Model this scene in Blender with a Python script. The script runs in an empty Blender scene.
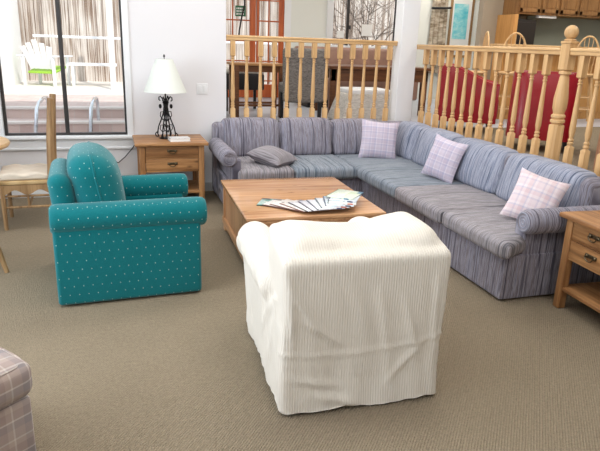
import bpy, bmesh, math, random
from mathutils import Vector, Matrix, noise
random.seed(7)
PI = math.pi
R = math.radians
S = bpy.context.scene
COL = S.collection

# ------------------------------------------------------------------ materials
class NT:
    def __init__(s, name):
        s.m = bpy.data.materials.new(name); s.m.use_nodes = True
        s.n = s.m.node_tree.nodes; s.l = s.m.node_tree.links
        s.b = s.n['Principled BSDF']
    def add(s, t, **k):
        n = s.n.new(t)
        for a, v in k.items():
            if a.startswith('i_'):
                n.inputs[a[2:].replace('_', ' ')].default_value = v
            else: setattr(n, a, v)
        return n
    def link(s, a, b): s.l.new(a, b)
    def coord(s, kind='Object', scale=(1, 1, 1), rot=(0, 0, 0), loc=(0, 0, 0)):
        t = s.add('ShaderNodeTexCoord'); m = s.add('ShaderNodeMapping')
        m.inputs['Scale'].default_value = scale; m.inputs['Rotation'].default_value = rot; m.inputs['Location'].default_value = loc
        s.link(t.outputs[kind], m.inputs['Vector']); return m.outputs['Vector']
    def noise(s, vec, scale=1, detail=3, rough=.5):
        n = s.add('ShaderNodeTexNoise'); n.inputs['Scale'].default_value = scale
        n.inputs['Detail'].default_value = detail; n.inputs['Roughness'].default_value = rough
        s.link(vec, n.inputs['Vector']); return n.outputs['Fac']
    def ramp(s, fac, stops, interp='LINEAR'):
        r = s.add('ShaderNodeValToRGB'); cr = r.color_ramp; cr.interpolation = interp
        while len(cr.elements) < len(stops): cr.elements.new(.5)
        for e, (p, c) in zip(cr.elements, stops): e.position = p; e.color = (*lin(c), 1)
        s.link(fac, r.inputs['Fac']); return r.outputs['Color']
    def mix(s, a, b, f, mode='MIX'):
        m = s.add('ShaderNodeMix', data_type='RGBA', blend_type=mode)
        for k, v in ((0, f), (6, a), (7, b)):
            if hasattr(v, 'is_output') or hasattr(v, 'links'): s.link(v, m.inputs[k])
            else: m.inputs[k].default_value = v if k == 0 else (*lin(v), 1)
        return m.outputs[2]
    def math(s, op, a, b=None, c=None):
        m = s.add('ShaderNodeMath', operation=op)
        for i, v in enumerate((a, b, c)):
            if v is None: continue
            if hasattr(v, 'links'): s.link(v, m.inputs[i])
            else: m.inputs[i].default_value = v
        return m.outputs[0]
    def sep(s, vec):
        n = s.add('ShaderNodeSeparateXYZ'); s.link(vec, n.inputs[0]); return n.outputs
    def color(s, c):
        if hasattr(c, 'links'): s.link(c, s.b.inputs['Base Color'])
        else: s.b.inputs['Base Color'].default_value = (*lin(c), 1)
    def bump(s, h, strength=.3, dist=.01):
        b = s.add('ShaderNodeBump'); b.inputs['Strength'].default_value = strength; b.inputs['Distance'].default_value = dist
        s.link(h, b.inputs['Height']); s.link(b.outputs['Normal'], s.b.inputs['Normal'])
    def fin(s, rough=.5, metal=0, spec=.5, sheen=0):
        s.b.inputs['Roughness'].default_value = rough; s.b.inputs['Metallic'].default_value = metal
        s.b.inputs['Specular IOR Level'].default_value = spec; s.b.inputs['Sheen Weight'].default_value = sheen
        return s.m
def lin(c):
    return tuple(((x / 255) / 12.92 if x / 255 <= .04045 else ((x / 255 + .055) / 1.055) ** 2.4) for x in c[:3])
def plain(name, c, rough=.5, metal=0, spec=.5, var=.0):
    t = NT(name)
    if var:
        n = t.noise(t.coord(), 9, 4)
        t.color(t.mix(tuple(x * (1 - var) for x in c), tuple(min(255, x * (1 + var)) for x in c), n))
    else: t.color(c)
    return t.fin(rough, metal, spec)
def wood(name, light, mid, dark, axis=0, rough=.45, knots=True, gs=1.0, spec=.4):
    t = NT(name); sc = [26 * gs] * 3; sc[axis] = 1.6 * gs
    v = t.coord('Object', tuple(sc))
    n = t.noise(v, 1, 6, .65)
    c = t.ramp(n, [(.3, dark), (.45, mid), (.62, light), (.8, mid)])
    sc2 = [5] * 3; sc2[axis] = 1.2
    n2 = t.noise(t.coord('Object', tuple(sc2)), 1, 3)
    c = t.mix(c, t.ramp(n2, [(.35, dark), (.65, light)]), .3)
    if knots:
        vo = t.add('ShaderNodeTexVoronoi'); vo.inputs['Scale'].default_value = 1
        sc3 = [9] * 3; sc3[axis] = 4
        t.link(t.coord('Object', tuple(sc3)), vo.inputs['Vector'])
        k = t.ramp(vo.outputs['Distance'], [(.0, (255, 255, 255)), (.16, (0, 0, 0))])
        c = t.mix(c, tuple(x * .55 for x in dark), t.math('MULTIPLY', k, .75))
    t.color(c); t.bump(n, .15, .003)
    return t.fin(rough, 0, spec)
def planks(m, axis, width, amt):
    nt = m.node_tree; b = nt.nodes['Principled BSDF']; src = b.inputs['Base Color'].links[0].from_socket
    def nd(t): return nt.nodes.new(t)
    tc = nd('ShaderNodeTexCoord'); sp_ = nd('ShaderNodeSeparateXYZ'); nt.links.new(tc.outputs['Object'], sp_.inputs[0])
    mu = nd('ShaderNodeMath'); mu.operation = 'MULTIPLY'; mu.inputs[1].default_value = 1 / width; nt.links.new(sp_.outputs[axis], mu.inputs[0])
    fl = nd('ShaderNodeMath'); fl.operation = 'FLOOR'; nt.links.new(mu.outputs[0], fl.inputs[0])
    wn_ = nd('ShaderNodeTexWhiteNoise'); wn_.noise_dimensions = '1D'; nt.links.new(fl.outputs[0], wn_.inputs['W'])
    fr_ = nd('ShaderNodeMath'); fr_.operation = 'FRACT'; nt.links.new(mu.outputs[0], fr_.inputs[0])
    ls = nd('ShaderNodeMath'); ls.operation = 'LESS_THAN'; ls.inputs[1].default_value = .025; nt.links.new(fr_.outputs[0], ls.inputs[0])
    hs = nd('ShaderNodeHueSaturation'); nt.links.new(src, hs.inputs['Color'])
    ma = nd('ShaderNodeMath'); ma.operation = 'MULTIPLY_ADD'; ma.inputs[1].default_value = amt; ma.inputs[2].default_value = 1 - amt / 2; nt.links.new(wn_.outputs['Value'], ma.inputs[0])
    sb = nd('ShaderNodeMath'); sb.operation = 'MULTIPLY_ADD'; sb.inputs[1].default_value = -.25; nt.links.new(ls.outputs[0], sb.inputs[0]); nt.links.new(ma.outputs[0], sb.inputs[2])
    nt.links.new(sb.outputs[0], hs.inputs['Value']); nt.links.new(hs.outputs[0], b.inputs['Base Color'])
def streak(name, axis, stops, fine=210, long=3.0):
    t = NT(name)
    sc = [long] * 3; sc[axis] = fine
    sb = [long * .4] * 3; sb[axis] = fine * .24
    sc = [long] * 3; sc[axis] = fine * .6
    n1 = t.noise(t.coord('Object', tuple(sc)), 1, 2, .6)
    n2 = t.noise(t.coord('Object', tuple(sb)), 1, 2, .5)
    f = t.math('MULTIPLY_ADD', n1, .8, t.math('MULTIPLY_ADD', n2, .65, -.225))
    t.color(t.ramp(f, stops)); t.bump(n1, .15, .003)
    return t.fin(.95, 0, .15, .1)
def plaid(name, ground, bands, pitch, kind='UV', rot=0):
    t = NT(name); v = t.coord(kind, (1 / pitch,) * 3, (0, 0, rot))
    x, y, z = t.sep(v)
    def side(a):
        f = t.math('FRACT', a)
        return t.ramp(f, bands, 'CONSTANT')
    c = t.mix(side(x), side(y), .5)
    c = t.mix(c, ground, .25)
    n = t.noise(t.coord(kind, (300, 300, 300)), 1, 1); t.bump(n, .2, .002)
    t.color(c); return t.fin(.95, 0, .1, .1)

M = {}
M['wall'] = plain('painted wall', (229, 228, 231), .8, 0, .2)
M['wall_dining'] = plain('dining wall paint', (232, 234, 228), .8, 0, .2)
M['taupe'] = plain('taupe paint', (172, 160, 142), .8, 0, .2)
M['white'] = plain('white trim paint', (235, 237, 240), .4)
M['ceiling'] = plain('ceiling paint', (240, 240, 238), .9)
M['dark_frame'] = plain('dark bronze aluminium', (62, 60, 60), .4, .3)
def carpet():
    t = NT('loop carpet')
    v = t.coord('Object', (1, 1, 1), (0, 0, R(38)))
    w = t.add('ShaderNodeTexWave', bands_direction='X'); w.inputs['Scale'].default_value = 26; w.inputs['Distortion'].default_value = 3; w.inputs['Detail'].default_value = 2; w.inputs['Detail Scale'].default_value = 4
    t.link(v, w.inputs['Vector'])
    n = t.noise(t.coord(), 120, 3, .8); n2 = t.noise(t.coord(), 1.3, 3); n3 = t.noise(t.coord(), 45, 3, .7)
    c = t.ramp(n, [(.3, (98, 87, 71)), (.5, (144, 131, 111)), (.72, (188, 175, 152))])
    c = t.mix(c, t.ramp(n3, [(.35, (114, 101, 83)), (.65, (168, 153, 130))]), .4)
    c = t.mix(c, t.ramp(n2, [(.3, (132, 119, 99)), (.7, (156, 142, 119))]), .3)
    c = t.mix(c, t.ramp(w.outputs['Fac'], [(0, (132, 120, 104)), (1, (176, 163, 143))]), .22)
    t.color(c); t.bump(t.math('ADD', n, w.outputs['Fac']), .7, .008)
    return t.fin(1, 0, .05)
M['carpet'] = carpet()
def teal(name='teal fabric with pale flecks'):
    t = NT(name); P = .056
    x, y, z = t.sep(t.coord('UV', (1 / P, 1 / P, 1), (0, 0, 0)))
    row = t.math('FLOOR', y)
    xs = t.math('MULTIPLY_ADD', t.math('MODULO', row, 2.0), .5, x)
    fx = t.math('SUBTRACT', t.math('FRACT', xs), .5); fy = t.math('SUBTRACT', t.math('FRACT', y), .5)
    fx = t.math('MULTIPLY', fx, 1.5); 
    d = t.math('SQRT', t.math('ADD', t.math('MULTIPLY', fx, fx), t.math('MULTIPLY', fy, fy)))
    m = t.math('LESS_THAN', d, .07)
    n = t.noise(t.coord('Object', (160, 160, 160)), 1, 2)
    base = t.mix((0, 96, 104), (4, 118, 124), n)
    t.color(t.mix(base, (176, 208, 196), t.math('MULTIPLY', m, .8))); t.bump(n, .15, .002)
    return t.fin(.9, 0, .15, .25)
M['teal'] = teal()
SOFA = [(.30, (78, 75, 86)), (.42, (116, 113, 126)), (.5, (162, 160, 172)), (.55, (108, 98, 102)), (.62, (160, 160, 176)), (.75, (98, 100, 118))]
BLUE_LIT = [(.30, (82, 90, 110)), (.42, (120, 129, 150)), (.5, (174, 178, 194)), (.56, (122, 125, 142)), (.64, (174, 180, 196)), (.78, (110, 120, 144))]  # sofa stripe with cool light from the left put into its colour
SEAT = [(.30, (92, 90, 96)), (.42, (130, 127, 133)), (.5, (168, 164, 169)), (.56, (112, 104, 105)), (.64, (166, 163, 172)), (.78, (116, 117, 128))]
CORN = [(.30, (76, 86, 98)), (.42, (108, 119, 132)), (.5, (152, 160, 170)), (.56, (108, 114, 124)), (.64, (154, 162, 172)), (.78, (100, 110, 124))]
for a, nm in ((0, 'x'), (1, 'y')):
    M['sofa_' + nm] = streak('sofa stripe ' + nm, a, SOFA)
    M['blue_' + nm] = streak('sofa lit blue stripe ' + nm, a, BLUE_LIT)
    M['seat_' + nm] = streak('sofa seat stripe ' + nm, a, SEAT)
    M['corner_' + nm] = streak('sofa corner stripe ' + nm, a, CORN)
M['plaid_lilac'] = plaid('lilac plaid', (196, 190, 208), [(0, (206, 198, 212)), (.18, (178, 172, 198)), (.3, (224, 216, 222)), (.36, (192, 178, 196)), (.6, (170, 168, 198)), (.72, (226, 220, 228)), (.8, (202, 190, 204))], .13)
M['plaid_pink'] = plaid('pink plaid', (216, 200, 206), [(0, (222, 208, 212)), (.2, (190, 184, 204)), (.3, (232, 222, 224)), (.45, (216, 190, 196)), (.66, (184, 184, 208)), (.74, (232, 224, 228)), (.86, (218, 200, 206))], .14)
M['plaid_grey'] = plaid('mauve grey plaid', (166, 152, 146), [(0, (170, 154, 148)), (.28, (138, 132, 136)), (.5, (216, 208, 202)), (.545, (156, 136, 130)), (.8, (182, 164, 154)), (.95, (214, 206, 198))], .15)
M['grey_pillow'] = streak('grey stripe pillow', 0, [(.3, (104, 100, 104)), (.5, (156, 152, 158)), (.7, (122, 116, 122))])
def ribbed():
    t = NT('cream ribbed cover')
    x, y, z = t.sep(t.coord('UV', (1, 1, 1)))
    s = t.math('SINE', t.math('MULTIPLY', x, 2 * PI / .0125))
    n = t.noise(t.coord('Object', (14, 14, 5)), 1, 3)
    c = t.mix((220, 213, 202), (230, 225, 215), t.math('MULTIPLY_ADD', s, .5, .5))  # groove shading put into the colour, darker between the ribs
    t.color(c)
    t.bump(t.math('ADD', t.math('MULTIPLY', s, .35), t.math('MULTIPLY', n, 2.2)), .4, .006)
    return t.fin(.95, 0, .1, .1)
M['cream'] = ribbed()
PINE = ((190, 142, 94), (148, 102, 62), (80, 50, 30))
M['pine_x'] = wood('rustic pine x', *PINE, 0); M['pine_y'] = wood('rustic pine y', *PINE, 1); M['pine_z'] = wood('rustic pine z', *PINE, 2)
CT = ((222, 176, 132), (200, 150, 108), (156, 108, 72))
M['ctable_x'] = wood('coffee table pine x', *CT, 0, .17, True, .6, .8); M['ctable_y'] = wood('coffee table pine y', *CT, 1, .4); M['ctable_z'] = wood('coffee table pine z', *CT, 2, .4)
planks(M['ctable_x'], 1, .14, .22)
OAK = ((226, 190, 140), (212, 172, 122), (186, 144, 96))
M['oak_z'] = wood('clear oak z', *OAK, 2, .4, False); M['oak_x'] = wood('clear oak x', *OAK, 0, .4, False); M['oak_y'] = wood('clear oak y', *OAK, 1, .4, False)
M['weathered'] = wood('weathered chair wood', (184, 150, 108), (148, 114, 76), (84, 62, 40), 2, .6, False)
M['rush'] = streak('woven rush', 1, [(.3, (130, 104, 70)), (.5, (182, 152, 108)), (.7, (206, 178, 134))], 120, 8)
M['cream_pad'] = plain('cream cotton pad', (222, 210, 194), .95, 0, .1, .08)
M['cherry'] = wood('red brown door wood', (206, 110, 62), (184, 90, 48), (150, 70, 36), 2, .4, False)
M['walnut'] = wood('dark table wood', (120, 78, 50), (96, 60, 38), (66, 40, 26), 0, .35, False)
M['cab'] = wood('oak cabinet', (166, 124, 78), (144, 104, 62), (106, 74, 44), 2, .45, False)
M['cab_panel'] = wood('golden oak panel', (216, 164, 100), (200, 146, 84), (176, 122, 66), 2, .45, False)
M['iron'] = plain('black wrought iron', (28, 28, 30), .5, .6)
M['brass'] = plain('aged brass', (104, 92, 72), .35, .9)
def shade():
    t = NT('ivory lamp shade'); t.color((226, 231, 225)); t.b.inputs['Transmission Weight'].default_value = 0
    t.b.inputs['Subsurface Weight'].default_value = 0
    return t.fin(.8, 0, .2)
M['shade'] = shade()
def glass():
    t = NT('window glass'); n = t.n
    tr = t.add('ShaderNodeBsdfTransparent'); gl = t.add('ShaderNodeBsdfGlossy'); gl.inputs['Roughness'].default_value = .02
    fr = t.add('ShaderNodeFresnel'); fr.inputs['IOR'].default_value = 1.2
    mx = t.add('ShaderNodeMixShader'); t.link(fr.outputs[0], mx.inputs[0]); t.link(tr.outputs[0], mx.inputs[1]); t.link(gl.outputs[0], mx.inputs[2])
    t.link(mx.outputs[0], n['Material Output'].inputs['Surface']); return t.m
M['glass'] = glass()
def redvinyl():
    t = NT('red vinyl'); n = t.noise(t.coord(), 6, 4)
    t.color(t.mix((128, 10, 24), (160, 18, 34), n)); return t.fin(.3, 0, .5)
M['red'] = redvinyl()
M['black'] = plain('black paint', (26, 25, 26), .5)
M['black_soft'] = plain('black fabric', (48, 46, 48), .9)
def tweed(name, a, b, sc=90):
    t = NT(name); n = t.noise(t.coord('Object', (sc * .3, sc * .3, sc)), 1, 3, .7)
    t.color(t.ramp(n, [(.35, a), (.65, b)])); t.bump(n, .2, .002); return t.fin(.95, 0, .1)
M['tweed'] = tweed('grey tweed', (92, 88, 86), (142, 138, 134))
M['linen'] = tweed('pale grey linen', (176, 172, 166), (212, 208, 202), 60)
M['leather'] = plain('brown leather', (150, 118, 104), .4, 0, .5, .14)
M['green_sign'] = plain('green sign', (24, 96, 60), .5)
M['backsplash'] = plain('grey green wall tile', (138, 140, 126), .4)
M['dark_void'] = plain('dark appliance', (38, 30, 26), .4)
M['floor_tile'] = plain('pale blue grey dining floor', (188, 192, 202), .35, 0, .4, .06)
M['plank'] = wood('rough pinkish plank', (216, 170, 140), (196, 146, 116), (160, 112, 84), 2, .6)
M['concrete'] = plain('pale patio concrete', (226, 220, 212), .9, 0, .2, .05)
def brick():
    t = NT('pink brick paving'); b = t.add('ShaderNodeTexBrick')
    t.link(t.coord('Object', (1, 1, 1)), b.inputs['Vector'])
    b.inputs['Scale'].default_value = 3; b.inputs['Color1'].default_value = (*lin((214, 194, 186)), 1); b.inputs['Color2'].default_value = (*lin((196, 174, 168)), 1); b.inputs['Mortar'].default_value = (*lin((206, 196, 190)), 1)
    b.inputs['Mortar Size'].default_value = .012
    t.color(b.outputs['Color']); return t.fin(.9)
M['brick'] = brick()
M['nosing'] = plain('pale stone nosing', (222, 214, 208), .8)
M['stucco'] = plain('white stucco', (246, 246, 244), .9)
def fence():
    t = NT('weathered white and brown palings')
    n = t.noise(t.coord('Object', (20, 3, .3)), 1, 3, .7); n2 = t.noise(t.coord('Object', (3, 3, 1.2)), 1, 3)
    c = t.ramp(n, [(.38, (92, 72, 58)), (.46, (150, 128, 110)), (.52, (226, 220, 214)), (.6, (150, 132, 118)), (.7, (200, 186, 172))])
    t.color(t.mix(c, t.ramp(n2, [(.4, (220, 214, 208)), (.6, (120, 100, 88))]), .25)); return t.fin(.9)
M['fence'] = fence()
M['steel'] = plain('polished steel', (210, 214, 220), .18, 1)
M['lime'] = plain('lime green plastic', (150, 196, 60), .5)
M['leaf'] = plain('dark green leaves', (52, 74, 52), .8, 0, .2, .2)
M['bark'] = plain('grey bark', (120, 106, 96), .9)
M['trailing'] = tweed('woven tan and grey cloth', (128, 112, 92), (208, 196, 178), 14)
def aqua():
    t = NT('aqua print'); n = t.noise(t.coord('Object', (5, 5, 9)), 1, 5, .7)
    t.color(t.ramp(n, [(.35, (96, 200, 216)), (.5, (142, 218, 226)), (.7, (206, 238, 238))])); return t.fin(.4)
M['aqua'] = aqua()
M['paper'] = plain('white paper', (238, 238, 236), .6)
def cover(name, base, accents, sc=15):
    t = NT(name); v = t.add('ShaderNodeTexVoronoi'); v.distance = 'CHEBYCHEV'; v.inputs['Scale'].default_value = 1; v.inputs['Randomness'].default_value = .8
    t.link(t.coord('Object', (sc, sc * .45, 0)), v.inputs['Vector'])
    c = t.sep(v.outputs['Color'])[0]
    pale = tuple((x + 235) / 2 for x in base)
    st = [(0, pale), (.4, base), (.60, accents[0]), (.69, accents[1]), (.86, accents[2]), (.93, pale)]
    ox = t.sep(t.coord('Object'))
    n_ = t.noise(t.coord('Object', (30, 160, 0)), 1, 2, .6)
    body = t.mix(t.ramp(c, st, 'CONSTANT'), accents[2], t.math('MULTIPLY', t.math('GREATER_THAN', n_, .60), .55))
    edge = t.math('LESS_THAN', ox[0], -.098)
    t.color(t.mix(body, tuple(x * .55 for x in accents[0]), t.math('MULTIPLY', edge, .9))); return t.fin(.28, 0, .5)

# ------------------------------------------------------------------ geometry
class B:
    def __init__(s): s.v = []; s.f = []
    def put(s, vs, fs, mat=None):
        o = len(s.v); s.v += [tuple(mat @ Vector(v)) if mat else tuple(v) for v in vs]; s.f += [tuple(i + o for i in f) for f in fs]; return s
    def rbox(s, x0, x1, y0, y1, z0, z1, r=.006, seg=2, n=1, fn=None, mat=None):
        h = [(x1 - x0) / 2, (y1 - y0) / 2, (z1 - z0) / 2]; c = ((x0 + x1) / 2, (y0 + y1) / 2, (z0 + z1) / 2)
        r = min(r, min(h) * .999); L = []
        for a in h:
            e = [(a - r) + r * math.tan(PI / 4 * (k / seg)) for k in range(seg + 1)]
            mid = [-(a - r) + 2 * (a - r) * k / n for k in range(1, n)]
            L.append([-q for q in e[::-1]] + mid + e)
        idx = {}; vs = []; fs = []
        def vert(i, j, k):
            if (i, j, k) not in idx:
                p = Vector((L[0][i], L[1][j], L[2][k]))
                q = Vector([max(-(h[a] - r), min(h[a] - r, p[a])) for a in range(3)]); d = p - q
                p2 = q + d.normalized() * r if d.length > 1e-9 else p
                if fn: p2 = Vector(fn(p2, p2.x / h[0], p2.y / h[1], p2.z / h[2]))
                idx[(i, j, k)] = len(vs); vs.append((p2.x + c[0], p2.y + c[1], p2.z + c[2]))
            return idx[(i, j, k)]
        N = [len(l) for l in L]
        for a in range(3):
            b, d = (a + 1) % 3, (a + 2) % 3
            for e in (0, N[a] - 1):
                for i in range(N[b] - 1):
                    for j in range(N[d] - 1):
                        q = []
                        for di, dj in ((0, 0), (1, 0), (1, 1), (0, 1)):
                            t = [0, 0, 0]; t[a] = e; t[b] = i + di; t[d] = j + dj; q.append(vert(*t))
                        fs.append(q if e else q[::-1])
        return s.put(vs, fs, mat)
    def box(s, x0, x1, y0, y1, z0, z1, mat=None):
        vs = [(x, y, z) for x in (x0, x1) for y in (y0, y1) for z in (z0, z1)]
        return s.put(vs, [(0, 1, 3, 2), (4, 6, 7, 5), (0, 4, 5, 1), (2, 3, 7, 6), (0, 2, 6, 4), (1, 5, 7, 3)], mat)
    def lathe(s, prof, n=16, mat=None, square=()):
        # prof: (r, z); rings whose index is in square are square sections
        vs = []; fs = []
        for k, (r, z) in enumerate(prof):
            for i in range(n):
                a = 2 * PI * i / n + PI / n; x, y = math.cos(a), math.sin(a)
                if k in square: m = max(abs(x), abs(y)); x /= m; y /= m
                vs.append((x * r, y * r, z))
        for k in range(len(prof) - 1):
            for i in range(n):
                j = (i + 1) % n; fs.append((k * n + i, k * n + j, k * n + n + j, k * n + n + i))
        fs.append(tuple(range(n))[::-1]); fs.append(tuple((len(prof) - 1) * n + i for i in range(n)))
        return s.put(vs, fs, mat)
    def tube(s, pts, r, n=8, mat=None):
        pts = [Vector(p) for p in pts]; rs = r if isinstance(r, (list, tuple)) else [r] * len(pts)
        vs = []; fs = []; up = Vector((0, 0, 1))
        t0 = (pts[1] - pts[0]).normalized()
        u = t0.orthogonal().normalized()
        for k, p in enumerate(pts):
            t = (pts[min(k + 1, len(pts) - 1)] - pts[max(k - 1, 0)]).normalized()
            u = (u - t * u.dot(t)).normalized(); w = t.cross(u)
            for i in range(n):
                a = 2 * PI * i / n; vs.append(tuple(p + (u * math.cos(a) + w * math.sin(a)) * rs[k]))
        for k in range(len(pts) - 1):
            for i in range(n):
                j = (i + 1) % n; fs.append((k * n + i, k * n + j, k * n + n + j, k * n + n + i))
        fs.append(tuple(range(n))[::-1]); fs.append(tuple((len(pts) - 1) * n + i for i in range(n)))
        return s.put(vs, fs, mat)
    def prism(s, poly, y0, y1, mat=None):           # poly in x,z; extruded along y
        n = len(poly); vs = [(x, y0, z) for x, z in poly] + [(x, y1, z) for x, z in poly]
        fs = [tuple(range(n)), tuple(range(n, 2 * n))[::-1]] + [(i, n + i, n + (i + 1) % n, (i + 1) % n) for i in range(n)]
        return s.put(vs, fs, mat)
    def ball(s, c, r, n=14, mat=None):
        rx, ry, rz = r if isinstance(r, (tuple, list)) else (r, r, r)
        prof = [(max(math.sin(PI * k / n), 1e-3), -math.cos(PI * k / n)) for k in range(n + 1)]
        m = Matrix.Translation(c) @ Matrix.Diagonal((rx, ry, rz, 1))
        return s.lathe(prof, n, (mat @ m) if mat else m)
    def pillow(s, w, h, t, n=16, mat=None):
        vs = []; fs = []; idx = {}
        for sd in (1, -1):
            for i in range(n + 1):
                for j in range(n + 1):
                    u = -1 + 2 * i / n; v = -1 + 2 * j / n
                    if abs(u) == 1 or abs(v) == 1:
                        if (i, j) in idx: continue
                        idx[(i, j)] = len(vs); th = 0
                    else:
                        idx[(sd, i, j)] = len(vs); th = t / 2 * ((1 - u * u) * (1 - v * v)) ** .42
                        th += .006 * noise.noise(Vector((u * 2.1, v * 2.1, sd * 3 + w * 9)))
                    vs.append((w / 2 * u * (1 - .09 * (1 - v * v)), sd * th, h / 2 * v * (1 - .09 * (1 - u * u)) + h / 2))
            g = lambda i, j: idx[(i, j)] if (i, j) in idx else idx[(sd, i, j)]
            for i in range(n):
                for j in range(n):
                    q = (g(i, j), g(i + 1, j), g(i + 1, j + 1), g(i, j + 1)); fs.append(q if sd < 0 else q[::-1])
        return s.put(vs, fs, mat)
    def mesh(s, name, mat, smooth=40, topswap=False):
        me = bpy.data.meshes.new(name); me.from_pydata(s.v, [], s.f)
        bm = bmesh.new(); bm.from_mesh(me); bmesh.ops.recalc_face_normals(bm, faces=bm.faces)
        bm.to_mesh(me); bm.free()
        finish(me, mat, smooth, topswap); return me
    def build(s, name, mat, parent=None, loc=None, smooth=40, topswap=False):
        if parent is None and loc is not None:
            s.v = [(a - loc[0], b - loc[1], c - loc[2]) for a, b, c in s.v]
        o = bpy.data.objects.new(name, s.mesh(name, mat, smooth, topswap)); COL.objects.link(o)
        if parent is not None: o.parent = parent
        elif loc is not None: o.location = loc
        return o
def finish(me, mat, smooth, topswap=False):
    uv = me.uv_layers.new(name='UVMap')
    for p in me.polygons:
        n = p.normal; a = max(range(3), key=lambda i: abs(n[i]))
        for li in p.loop_indices:
            c = me.vertices[me.loops[li].vertex_index].co
            uv.data[li].uv = ((c.y, c.z), (c.x, c.z), ((c.y, c.x) if topswap else (c.x, c.y)))[a]
    me.polygons.foreach_set('use_smooth', [smooth > 0] * len(me.polygons))
    if smooth > 0: me.set_sharp_from_angle(angle=R(smooth))
    me.materials.append(mat if not isinstance(mat, str) else M[mat])
def tag(o, label=None, cat=None, group=None, kind=None):
    if label: o['label'] = label
    if cat: o['category'] = cat
    if group: o['group'] = group
    if kind: o['kind'] = kind
    return o
def thing(name, label, cat, loc=(0, 0, 0), rz=0, group=None):
    o = bpy.data.objects.new(name, None); COL.objects.link(o); o.empty_display_size = .1
    o.location = loc; o.rotation_euler = (0, 0, rz); return tag(o, label, cat, group)
def part(b, name, mat, root, **k): return b.build(name, M[mat] if isinstance(mat, str) else mat, root, **k)
def struct(b, name, mat, parent=None):
    o = b.build(name, M[mat], parent); o['kind'] = 'structure'; return o
def copy_tree(o, parent=None):
    c = o.copy(); COL.objects.link(c); c.parent = parent
    for ch in list(o.children): copy_tree(ch, c)
    return c
def rz(a, p=(0, 0, 0)): return Matrix.Translation(p) @ Matrix.Rotation(a, 4, 'Z')

# ------------------------------------------------------------------ camera
cam = bpy.data.cameras.new('camera'); co = bpy.data.objects.new('camera', cam); COL.objects.link(co); S.camera = co
p, r, yaw = R(17.1), R(2.0), R(17.35)
fw = Vector((math.sin(yaw) * math.cos(p), math.cos(yaw) * math.cos(p), -math.sin(p)))
rt = Vector((math.cos(yaw), -math.sin(yaw), 0)); up = rt.cross(fw)
rt2 = math.cos(r) * rt + math.sin(r) * up; up2 = -math.sin(r) * rt + math.cos(r) * up
m = Matrix((rt2, up2, -fw)).transposed().to_4x4(); m.translation = (0, 0, 1.65)
co.matrix_world = m; cam.sensor_width = 36; cam.lens = 590 / 600 * 36; cam.clip_start = .05; cam.clip_end = 200

# ------------------------------------------------------------------ room shell
DZ = .70                                              # raised dining floor
CH = 3.5
WY, RY, RX, FY = 6.62, 6.66, 3.45, 10.5
struct(B().box(-3.2, 12, -2.2, 6.8, -.1, 0), 'floor', 'carpet')
struct(B().box(1.2, 9, 6.6, FY + .1, .02, DZ), 'floor_dining', 'floor_tile')
struct(B().box(3.42, 9, -2.2, 6.6, .02, DZ), 'floor_raised', 'carpet')
struct(B().box(-3.2, 9, -2.2, 6.85, CH, CH + .1).box(1.0, 9, 6.85, FY + .3, CH, CH + .1), 'ceiling', 'ceiling')
WX0, WX1, WZ = -1.13, .10, .655
struct(B().box(-3.2, WX0, WY, WY + .14, 0, CH).box(WX1, 1.16, WY, WY + .14, 0, CH).box(WX0, WX1, WY, WY + .14, 0, WZ - .03).box(WX0, WX1, WY, WY + .14, 2.5, CH), 'wall_back', 'wall')
struct(B().box(1.0, 1.16, WY + .14, FY, 0, CH), 'wall_dining', 'wall_dining')
struct(B().box(-3.2, -3.05, -2.2, .6, 0, CH).box(-3.2, -3.05, 4.6, WY, 0, CH).box(-3.2, -3.05, .6, 4.6, 0, .6).box(-3.2, -3.05, .6, 4.6, 2.6, CH), 'wall_left', 'wall')
struct(B().box(-3.2, 9, -2.35, -2.2, 0, CH), 'wall_front', 'wall')
struct(B().box(8.9, 9.05, -2.2, FY, 0, CH), 'wall_right', 'wall_dining')
d0, d1, w0, w1 = 1.55, 2.92, 3.72, 5.15
struct(B().box(1.0, d0, FY, FY + .15, 0, CH).box(d1, w0, FY, FY + .15, 0, CH).box(w1, 9, FY, FY + .15, 0, CH).box(d0, d1, FY, FY + .15, 0, DZ)
       .box(d0, d1, FY, FY + .15, 2.95, CH).box(w0, w1, FY, FY + .15, 0, 1.64).box(w0, w1, FY, FY + .15, 2.95, CH), 'wall_far', 'wall_dining')
struct(B().rbox(3.20, 3.415, 6.55, 6.75, 0, CH, .008), 'trim_column', 'white')
struct(B().rbox(-3.0, 1.15, WY - .016, WY, 0, .10, .004).rbox(-3.0, 1.15, WY - .022, WY, .085, .11, .006), 'baseboard_back', 'white')
# window 1
wn = struct(B().rbox(WX1 - .012, WX1 + .052, WY - .025, WY + .1, WZ - .03, 2.55, .004).rbox(WX0 - .052, WX0 + .012, WY - .025, WY + .1, WZ - .03, 2.55, .004)
            .rbox(WX0, WX1, WY - .025, WY + .1, 2.44, 2.55, .004), 'window_1', 'white')
struct(B().rbox(WX0 - .08, WX1 + .08, WY - .06, WY + .1, WZ - .035, WZ - .005, .006), 'window_sill', 'white', wn)
struct(B().rbox(WX0 - .06, WX1 + .065, WY - .02, WY - .001, WZ - .135, WZ - .035, .004).rbox(WX0 - .065, WX1 + .07, WY - .028, WY - .001, WZ - .15, WZ - .125, .006), 'window_apron', 'white', wn)
f = B(); a, b = WX0 + .012, WX1 - .012
f.rbox(a, a + .03, WY + .03, WY + .07, WZ, 2.44, .003).rbox(b - .02, b, WY + .03, WY + .07, WZ, 2.44, .003).rbox(a, b, WY + .03, WY + .07, WZ - .01, WZ + .02, .003).rbox(a, b, WY + .03, WY + .07, 2.41, 2.44, .003)
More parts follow.
